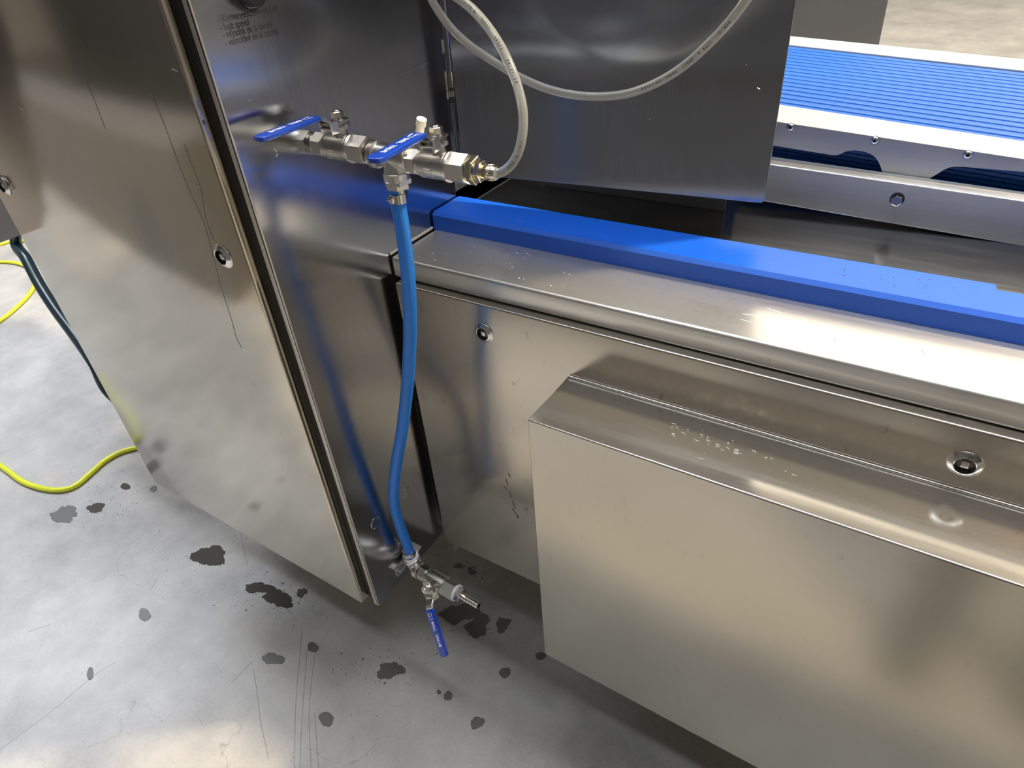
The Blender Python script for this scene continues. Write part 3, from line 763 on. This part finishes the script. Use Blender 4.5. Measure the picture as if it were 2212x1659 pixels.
bm = bmesh.new(); add_lathe(bm, hexp(.0262, .0318, .0310), T0 @ Rd, 6, rot=.2); add_lathe(bm, hexp(.0318, .0378, .0262), T0 @ Rd, 6, rot=.45); add_lathe(bm, [(.0378, .0070), (.052, .0070)], T0 @ Rd, 20)
obj('adapter_body', bm, M_cast, ad)

# blue hose
hp_px = [(856.5, 402, .5862), (858, 420, .5862), (861, 445, .586), (868, 485, .585), (876, 545, .584), (882.5, 610, .583), (885.5, 680, .582), (885, 745, .581), (881, 820, .576), (875, 880, .571),
         (867, 940, .563), (858, 990, .555), (852.5, 1030, .549), (850, 1062, .546), (852, 1090, .545), (858, 1118, .546), (867, 1145, .549), (876, 1168, .552), (883, 1188, .555), (887, 1200, .556)]
hpts = []
for a, b, y in hp_px:
    p = at(a, b, 1, y)
    if p.x < XS + .0105: p = at(a, b, 0, XS + .0105)
    hpts.append(p)
hs = catmull(hpts, 8)
hose = tag(obj('blue_hose', tube(hs, .0096, seg=28), M_hose, smooth=60), 'blue rubber hose hanging from the pipe tee down to the lowest valve', 'hose')
def clamp(p, ax, label, rr=.0104, rotz=0, up=(0, -1, 0)):
    fr = frame(p, ax, up)
    t = thing('hose_clamp', label, 'clamp', mat=fr, group=None)
    obj('band', lathe([(-.0056, rr - .0006), (-.0056, rr + .0006), (.0056, rr + .0006), (.0056, rr - .0006)], seg=40), M_lever, t, local=True, smooth=40)
    bm = bmesh.new(); add_box(bm, -.0036, .0036, -.0045, .0045, rr, rr + .0030, 0, .0008, 2)
    bm.transform(Matrix.Rotation(rotz, 4, 'X'))
    add_b = bmesh.new(); add_box(add_b, -.0008, .0008, -.0055, .0010, rr + .002, rr + .0045, 0, .0003, 1); add_b.transform(Matrix.Rotation(rotz, 4, 'X')); join(bm, add_b)
    obj('ear', bm, M_polish, t, local=True)
    return t
cp = at(861, 426, 1, AY)
clamp(cp, (hpts[3] - hpts[1]), 'steel hose clamp at the top of the blue hose, under the tee', .0108, .15)
ce = hs[-6]
clamp(ce, (hs[-1] - hs[-8]), 'steel hose clamp at the bottom end of the blue hose, above the elbow', .0108, .1)
# elbow, ring, barb at the bottom
he = hs[-1]; hd = (hs[-1] - hs[-6]).normalized()
el = thing('pipe_elbow', 'cast steel elbow joining the blue hose end to the lowest ball valve', 'pipe', he)
vend = BV + bxv.normalized() * -.046
mid = [he + hd * .006, he + hd * .014, he.lerp(vend, .55) + hd * .010 - bxv * .002, vend - bxv * .010, vend - bxv * .002]
bm = bmesh.new(); add_tube(bm, catmull(mid, 8), .0138, seg=28)
fr = frame(he + hd * .004, hd, (0, -1, 0)); add_lathe(bm, [(0, .0150), (.001, .0160), (.007, .0160), (.008, .0140)], fr, 36)
fr = frame(vend, bxv, bs); add_lathe(bm, [(-.011, .0140), (-.010, .0162), (-.003, .0162), (-.002, .0150)], fr, 36)
add_tube(bm, [mid[1] + Vector((.004, -.012, .008)), mid[2] + Vector((.004, -.013, .0045)), mid[3] + Vector((0, -.012, .009))], .0022, seg=8)
obj('elbow_body', bm, M_cast, el, smooth=50)
fr = frame(he + hd * .0005, hd, (0, -1, 0))
obj('white_ring', lathe([(0, .0096), (0, .0142), (.0028, .0146), (.0034, .012)], fr, 36), M_ptfe, el, smooth=50)
fr = frame(BV, bxv, bs)
barb = thing('hose_barb', 'bare steel hose barb sticking out of the lowest valve, white sealing ring', 'fitting', mat=fr)
obj('sealing_ring', lathe([(.0405, .0150), (.0412, .0158), (.0440, .0158), (.0446, .0150)], seg=36), M_ptfe, barb, local=True, smooth=50)
obj('hex_collar', lathe(hexp(.0446, .0560, .0245), seg=6), M_mach, barb, local=True)
pr_ = [(.0560, .0062)]
for i in range(6): pr_ += [(.0600 + i * .0060, .0066 if i else .0062), (.0600 + i * .0060 + .0004, .0060)]
pr_ += [(.0930, .0062), (.0936, .0054), (.0936, .0040, 1), (.0900, .0040, 1), (.0900, .0005, 1)]
obj('barb_pipe', lathe(pr_, seg=28), [M_polish, M_black], barb, local=True, smooth=50)
# bracket holding the hose at the cabinet
pb = at(862, 1230, 0, XS); pb2 = at(903, 1180, 0, XS)
br = thing('pipe_bracket', 'small folded steel bracket bolted low on the cabinet side behind the elbow', 'bracket', pb)
bm = bmesh.new()
d_ = (pb2 - pb).normalized(); nn = Vector((1, 0, 0)); up_ = nn.cross(d_)
def bx_(o, a, b, c, la, lb, lc):
    c8 = []
    for k in (0, 1):
        for i, j in ((0, 0), (1, 0), (1, 1), (0, 1)): c8.append(o + a * (la * i) + b * (lb * j) + c * (lc * k))
    return c8
add_hexa(bm, bx_(pb - d_ * .010 - up_ * .010, d_, nn, up_, .068, .003, .002), 0, .0006, 2)
add_hexa(bm, bx_(pb - d_ * .010 - up_ * .010, d_, nn, up_, .068, .002, .022), 0, .0006, 2)
add_hexa(bm, bx_(pb - d_ * .010 + up_ * .010, d_, nn, up_, .068, .014, .002), 0, .0006, 2)
obj('plate', bm, M_lever, br)
bm = bmesh.new(); fr = frame(pb + nn * .002, nn, (0, 0, 1))
add_lathe(bm, [(0, .0062), (.001, .0062), (.001, .005)], fr, 24); add_lathe(bm, hexp(.001, .0055, .0092), fr, 6); add_lathe(bm, [(.0055, .0026), (.0085, .0026)], fr, 16)
obj('bolt', bm, M_mach, br)

# push-in fitting for the clear tube
pf = thing('tube_fitting', 'stepped brass nickel fitting on the right end of the upper valves, knurled nut', 'fitting', (-.438, AY, VZ2))
F0 = Matrix.Translation((-.4795, AY, VZ2))
bm = bmesh.new(); add_lathe(bm, [(.0400, .0120), (.0425, .0122), (.0430, .0110)], F0, 28); obj('thread_tape', bm, M_nickel, pf, smooth=40)
bm = bmesh.new(); add_lathe(bm, hexp(.0425, .0505, .0275), F0, 6, rot=.25); add_lathe(bm, [(.0505, .0095), (.0540, .0090)], F0, 28); add_lathe(bm, hexp(.0520, .0580, .0215), F0, 6, rot=.0); obj('bushing', bm, M_nickel, pf)
bm = bmesh.new(); add_lathe(bm, [(.0580, .0070), (.0605, .0070)], F0, 24); add_lathe(bm, hexp(.0600, .0655, .0150), F0, 6, rot=.3); obj('hex_body', bm, M_nickel, pf)
bm = bmesh.new(); K = 36
add_lathe(bm, [(.0655, .0075), (.0660, .0086), (.0720, .0086), (.0728, .0080), (.0760, .0074), (.0765, .0056)], F0, K)
for i in range(22):
    for k, sh in ((1, .09), (-1, -.09)):
        a0 = 2 * PI * i / 22
        add_tube(bm, [F0 @ Vector((.0664, .00862 * math.cos(a0), .00862 * math.sin(a0))), F0 @ Vector((.069, .00875 * math.cos(a0 + sh), .00875 * math.sin(a0 + sh))), F0 @ Vector((.0716, .00862 * math.cos(a0 + 2 * sh), .00862 * math.sin(a0 + 2 * sh)))], .00022, seg=4)
obj('knurled_nut', bm, M_nickel, pf, smooth=30)

# clear tube: out of the fitting, up and over, then across the hood
tp = [(1060, 376.5, .5862), (1076, 375, .5862), (1096, 364, .587), (1112, 345, .59), (1124, 315, .594), (1130, 275, .60), (1129, 235, .606), (1119, 190, .614), (1103, 145, .622), (1081, 100, .63), (1053, 57, .64), (1018, 18, .65), (975, -14, .66), (945, -24, .68), (928, -14, .71),
      (942, 16, .735), (972, 58, .75), (1015, 98, .76), (1065, 132, .77), (1120, 165, .775), (1180, 191, .78), (1240, 205, .785), (1300, 208.5, .79), (1360, 201, .79), (1420, 178, .79), (1475, 144, .785), (1530, 96, .78), (1580, 42, .775), (1620, -12, .77), (1650, -60, .76)]
tpts = [at(a, b, 1, y) for a, b, y in tp]
ts = catmull(tpts, 8)
ctube = tag(obj('clear_tube', tube(ts, .0050, seg=24), M_tube, smooth=60), 'clear plastic tube looping from the knurled fitting up over the hood', 'tube')
# printing on the tube
def tube_text(s, idx0, step, size, flip=False):
    bm = bmesh.new(); dist = 0; seglen = [0]
    for i in range(1, len(ts)): seglen.append(seglen[-1] + (ts[i] - ts[i - 1]).length)
    pos0 = seglen[idx0]
    for k, ch_ in enumerate(s):
        if ch_ == ' ': continue
        d = pos0 + k * step * (-1 if flip else 1)
        for i in range(1, len(ts)):
            if seglen[i] > d: break
        f_ = (d - seglen[i - 1]) / (seglen[i] - seglen[i - 1]); p = ts[i - 1].lerp(ts[i], f_)
        T = (ts[i] - ts[i - 1]).normalized() * (-1 if flip else 1)
        n = (Vector((0, 0, CAM_Z)) - p); n = (n - T * n.dot(T)).normalized(); u = n.cross(T)
        g = text_bm(ch_, size, 1.0, bold=size * .02)
        m = Matrix((T, u, n)).transposed().to_4x4(); m.translation = p + n * .00506 - u * size * .33
        join(bm, g, m)
    return bm
for tx, i0, stp in (('I<- 0.50m', 34, .0034), ('PUR-C-  11*8 A   DX02T   98A95   24-11-20', 96, .00345), ('PUR-C-  11*8 A  DX02T  98A95  24-11-20', 216, .0034)):
    obj('tube_print', tube_text(tx, i0, stp, .0042, True), M_ink, ctube)['kind'] = 'stuff'

# milky cap behind the second lever
ca, cb = at(905.5, 292, 1, .572), at(911, 256, 1, .572)
cd_ = (cb - ca)
tag(obj('sleeve_cap', lathe([(0, .0046), (cd_.length * .55, .0047), (cd_.length * .6, .0056), (cd_.length * .98, .0056), (cd_.length, .0050), (cd_.length, .0004)], frame(ca, cd_, (0, -1, 0)), 24), M_cap, smooth=40),
    'milky plastic cap standing up behind the second blue lever', 'cap')

# ------------------------------------------------------------------ floor hoses
def floor_hose(name, px, r, m, label, cat='hose'):
    return tag(obj(name, tube(catmull([at(a, b, 2, r) for a, b in px], 8), r, seg=16), m, smooth=60), label, cat)
floor_hose('yellow_hose', [(-60, 965), (-20, 992), (15, 1016), (50, 1041), (95, 1056), (135, 1058), (165, 1048), (195, 1023), (225, 997), (258, 978), (292, 968), (340, 958), (420, 935)], .0084, M_yellow, 'yellow hose curving over the wet floor in front of the cabinet foot')
floor_hose('yellow_hose', [(-60, 566), (0, 566), (25, 567), (50, 573), (70, 588), (76, 607), (66, 632), (38, 662), (0, 693), (-50, 725)], .0084, M_yellow, 'yellow hose loop on the pale floor, crossed by the dark hose')
floor_hose('yellow_hose', [(-40, 545), (0, 528), (30, 521), (60, 520), (100, 520), (160, 530)], .0084, M_yellow, 'short stretch of yellow hose farthest away, just below the dark sheet')
dh = [(-1.95, .78, 1.1), (-2.02, .77, .86), at(34, 515, 1, .76), at(57, 560, 1, .73), at(86, 615, 1, .70), at(120, 668, 1, .67), at(160, 722, 1, .64), at(202, 782, 1, .61), at(250, 860, 1, .60), (-1.46, .62, .30), (-1.338, .64, .38)]
tag(obj('dark_hose', tube(catmull(dh, 8), .0155, seg=20), M_dkhose, smooth=60), 'dark green hose sagging from the left unit behind the cabinet door', 'hose')

# ------------------------------------------------------------------ puddles and damp spots
def blob(px, py, rx, ry, seed, rough=.25, lobes=None):
    rnd = random.Random(seed); c = at(px, py, 2, 0)
    ax_ = at(px + rx, py, 2, 0) - c; ay_ = at(px, py + ry, 2, 0) - c
    n = 90; ph = [rnd.uniform(0, 6.28) for _ in range(6)]
    pts = []
    for i in range(n):
        a = 2 * PI * i / n
        k = 1 + rough * (.5 * math.sin(2 * a + ph[0]) + .35 * math.sin(3 * a + ph[1]) + .26 * math.sin(5 * a + ph[2]) + .14 * math.sin(9 * a + ph[3]) + .10 * math.sin(16 * a + ph[4]) + .08 * math.sin(27 * a + ph[5]))
        pts.append(c + ax_ * (k * math.cos(a)) + ay_ * (k * math.sin(a)))
    return c, pts
def puddle(px, py, rx, ry, label, seed, wet=True, rough=.25, extra=()):
    bm = bmesh.new(); k = 0
    for (a, b, c_, d) in [(px, py, rx, ry)] + list(extra):
        c, pts = blob(a, b, c_, d, seed + k, rough); k += 1
        h = .0009 + .00005 * k
        top = [bm.verts.new((p.x * .94 + c.x * .06, p.y * .94 + c.y * .06, h)) for p in pts]
        bot = [bm.verts.new((p.x, p.y, .0001)) for p in pts]
        bm.faces.new(top)
        for i in range(len(pts)): bm.faces.new((bot[i], bot[(i + 1) % len(pts)], top[(i + 1) % len(pts)], top[i]))
        bm.faces.new(bot[::-1])
    tag(obj('water_puddle' if wet else 'damp_spot', bm, M_wet if wet else M_damp), label, 'puddle' if wet else 'stain', 'wet spots on the concrete floor')
puddle(450, 1203, 34, 21, 'largest shiny puddle on the open floor left of the cabinet foot', 1, True, .22, [(468, 1190, 18, 12)])
puddle(560, 1270, 28, 13, 'long dark puddle in two lobes below the cabinet door edge', 4, True, .3, [(590, 1288, 22, 14), (612, 1298, 24, 14)])
puddle(652, 1280, 11, 10, 'small round puddle right of the long two lobed one', 9, True, .3)
puddle(207, 1097, 18, 11, 'small dark puddle with splashes just below the yellow hose', 12, True, .3)
puddle(271, 1051, 11, 7, 'small oval puddle between yellow hose and cabinet corner', 15, True, .12)
puddle(332, 1056, 8, 7, 'tiny damp dot right below the bottom left cabinet corner', 17, False, .15)
puddle(135, 1113, 28, 15, 'brownish damp patch under the bend of the yellow hose', 19, False, .35, [(152, 1104, 16, 12)])
puddle(312, 1328, 13, 14, 'damp oval alone in the middle of the left floor', 22, False, .15)
puddle(195, 1455, 7, 15, 'narrow upright damp oval near the left picture edge', 25, False, .12)
puddle(590, 1423, 23, 13, 'frayed damp spot above the scratched part of the floor', 28, False, .25)
puddle(676, 1398, 12, 11, 'pale damp dot right of the frayed one', 31, False, .18)
puddle(985, 1325, 34, 20, 'big dark wet patch under the hose barb', 34, False, .35, [(1032, 1352, 25, 25), (1015, 1325, 25, 16)])
puddle(1086, 1349, 17, 14, 'ragged wet spot right of the big patch under the barb', 38, False, .4)
puddle(843, 1448, 26, 20, 'faint large damp patch below the hanging blue lever', 41, False, .35)
puddle(1091, 1453, 12, 12, 'round damp dot left of the cover box bottom corner', 44, False, .15)
puddle(1168, 1417, 11, 9, 'damp dot touching the bottom corner of the cover box', 47, False, .15)
puddle(1031, 1561, 15, 13, 'damp dot nearest the lower picture edge', 50, False, .25)
puddle(968, 1503, 10, 10, 'damp dot with a smaller twin beside it', 53, False, .15, [(948, 1495, 5, 5)])
puddle(705, 1553, 16, 16, 'pale brown damp dot among the scratches near the lower edge', 56, False, .15)
puddle(991, 1222, 9, 7, 'damp dot between valve and access panel, upper one', 59, False, .3)
puddle(1018, 1234, 9, 7, 'damp dot between valve and access panel, lower right one', 62, False, .4)
# droplets that splashed around
def drops(name, areas, n, rmin, rmax, plane_z, label, cat, m, seed, ok=None, parent=None):
    rnd = random.Random(seed); bm = bmesh.new(); k = 0
    while k < n:
        x, y, sx, sy = rnd.choice(areas); p = at(rnd.gauss(x, sx), rnd.gauss(y, sy), 2, plane_z)
        if ok and not ok(p): k += 1; continue
        r = rnd.uniform(rmin, rmax) * (1 if rnd.random() < .8 else 1.6)
        rings = []
        for zz, q_ in ((0, 1), (.28, .85), (.45, .45)):
            rings.append([bm.verts.new((p.x + r * q_ * math.cos(a * PI / 4), p.y + r * q_ * math.sin(a * PI / 4), plane_z + r * zz * .8)) for a in range(8)])
        for i in range(2):
            for j in range(8): bm.faces.new((rings[i][j], rings[i][(j + 1) % 8], rings[i + 1][(j + 1) % 8], rings[i + 1][j]))
        bm.faces.new(rings[2]); bm.faces.new(rings[0][::-1]); k += 1
    o = obj(name, bm, m, parent, smooth=80)
    if parent is None: tag(o, label, cat, kind='stuff')
    else: o['kind'] = 'stuff'
    return o
drops('water_droplets', [(450, 1203, 55, 28), (580, 1262, 60, 28), (620, 1310, 45, 20), (215, 1090, 40, 14), (1000, 1330, 70, 35), (270, 1070, 90, 30), (850, 1450, 60, 35), (1010, 1232, 30, 14)], 420, .0006, .0015, .0, 'fine water droplets splashed over the concrete floor', 'water', M_wet, 3)
drops('water_droplets', [(1850, 565, 90, 25), (2050, 620, 70, 22), (1650, 540, 80, 16), (1120, 475, 60, 8), (1950, 600, 90, 22), (1280, 500, 90, 14)], 240, .0004, .0011, ZT, '', '', M_drop, 9, ok=lambda p: yfr + .001 < p.y < c1.y - .014, parent=bar)
# scratches and tyre marks on the floor
bm = bmesh.new()
for path in ([(547, 1445), (556, 1500), (563, 1560), (574, 1610), (580, 1640)], [(520, 1150), (527, 1190), (535, 1222)], [(652, 1360), (648, 1420), (640, 1500), (637, 1600), (636, 1659)], [(664, 1400), (656, 1500), (650, 1600), (648, 1659)],
             [(684, 1390), (672, 1480), (668, 1560), (672, 1659)], [(0, 1620), (60, 1575), (120, 1530), (200, 1462), (250, 1430)], [(340, 1250), (325, 1275)], [(60, 1365), (108, 1350)], [(500, 1475), (546, 1428)], [(680, 1540), (684, 1600), (688, 1659)]):
    add_tube(bm, catmull([at(a, b, 2, 0) for a, b in path], 6), .0008, seg=6, up=(0, 0, 1), flat=.12)
tag(obj('floor_scratches', bm, plain('floor_scratch', (.22, .215, .205), .6)), 'thin dark scratches and drag marks in the concrete', 'scratches', kind='stuff')

# ------------------------------------------------------------------ behind the photographer: what the steel reflects and what casts shade
t = thing('machine_table', 'low dark machine table behind the photographer, mirrored dark in the cabinet door', 'table', (-3.2, -1.4, 0))
obj('table_body', box(-6.0, -2.2, -2.3, -.75, .0, .74, 0, .01), M_table2, t)
obj('table_body', box(-2.19, .55, -2.3, -1.3, .0, .74, 0, .01), M_table, t)
obj('table_top', box(-6.05, .6, -2.35, -1.25, .741, .775, 0, .006), M_dark, t)

# the photographer (outside the frame, mirrored softly in the cover box)
per = thing('person', 'person in dark work clothes holding a phone in front of the cover box', 'person', (.30, -.15, 0))
def skin_body(name, V, Ed, R, m, parent, lvl=1):
    me = bpy.data.meshes.new(name); me.from_pydata([Vector(v) for v in V], Ed, []); o = bpy.data.objects.new(name, me); COL.objects.link(o)
    md = o.modifiers.new('s', 'SKIN'); 
    for i, r in enumerate(R): me.skin_vertices[0].data[i].radius = r if isinstance(r, tuple) else (r, r)
    me.skin_vertices[0].data[0].use_root = True
    o.modifiers.new('u', 'SUBSURF').levels = lvl; o.modifiers['u'].render_levels = lvl
    me.materials.append(m); me.transform(mw(parent).inverted()); o.parent = parent
    return o
px_, py_ = .30, -.15
V = [(px_, py_, .95), (px_, py_ - .01, 1.12), (px_, py_ - .02, 1.30), (px_, py_, 1.45), (px_ + .01, py_ + .02, 1.53),
     (px_ - .10, py_, .88), (px_ - .11, py_ + .02, .50), (px_ - .12, py_, .09), (px_ - .13, py_ + .22, .045),
     (px_ + .10, py_, .88), (px_ + .12, py_ + .01, .50), (px_ + .13, py_ - .02, .09), (px_ + .14, py_ + .21, .045),
     (px_ - .18, py_, 1.42), (px_ - .26, py_ + .02, 1.18), (px_ - .31, py_ + .13, 1.30),
     (px_ + .18, py_, 1.42), (px_ + .25, py_ + .03, 1.16), (px_ + .02, py_ + .20, 1.26)]
Ed = [(0, 1), (1, 2), (2, 3), (3, 4), (0, 5), (5, 6), (6, 7), (7, 8), (0, 9), (9, 10), (10, 11), (11, 12), (3, 13), (13, 14), (14, 15), (3, 16), (16, 17), (17, 18)]
R = [(.16, .11), (.15, .10), (.17, .11), (.12, .09), .055, .085, .062, .055, (.055, .04), .085, .062, .055, (.055, .04), .06, .045, .034, .06, .045, .034]
skin_body('body', V, Ed, R, M_cloth, per)
hd_ = bmesh.new(); bmesh.ops.create_uvsphere(hd_, u_segments=24, v_segments=16, radius=1)
for v in hd_.verts:
    x, y, z = v.co; v.co = Vector((px_ + .005 + x * .075, py_ + .05 + y * .095 + (.012 if y > .9 else 0), 1.66 + z * .115 * (1 - .15 * (z < 0) * abs(x))))
obj('head', hd_, M_skin, per, smooth=80)
hr_ = bmesh.new(); bmesh.ops.create_uvsphere(hr_, u_segments=24, v_segments=16, radius=1)
for v in hr_.verts:
    x, y, z = v.co; v.co = Vector((px_ + .005 + x * .082, py_ + .035 + y * .095, 1.69 + z * .10))
obj('hair', hr_, M_cloth, per, smooth=80)
for hx, hy, hz, sg in ((.05, -.125, 1.31, 1), (.375, -.06, 1.26, -1)):
    V = [(hx, hy, hz), (hx - .02 * sg, hy + .03, hz + .03)]; Ed = [(0, 1)]; R = [(.026, .018), (.034, .016)]
    for k in range(4):
        b_ = len(V); fx = hx - .02 * sg + (k - 1.5) * .018
        V += [(fx, hy + .055, hz + .055 - .003 * k), (fx - .004 * sg, hy + .075, hz + .045), (fx - .006 * sg, hy + .070, hz + .025)]
        Ed += [(1, b_), (b_, b_ + 1), (b_ + 1, b_ + 2)]; R += [.0095, .0085, .0075]
    b_ = len(V); V += [(hx - .05 * sg, hy + .02, hz + .03), (hx - .065 * sg, hy + .045, hz + .05)]; Ed += [(0, b_), (b_, b_ + 1)]; R += [.011, .009]
    skin_body('hand', V, Ed, R, M_skin, per)
tag(obj('phone', box(-.03, .06, -.060, -.052, 1.29, 1.44, 0, .003), M_black), 'black phone held up by the person', 'phone')

for o in C.objects:
    if o.name.split('.')[0] in ('scratch_mark', 'dirt_mark', 'dried_water_run'): o['kind'] = 'stuff'
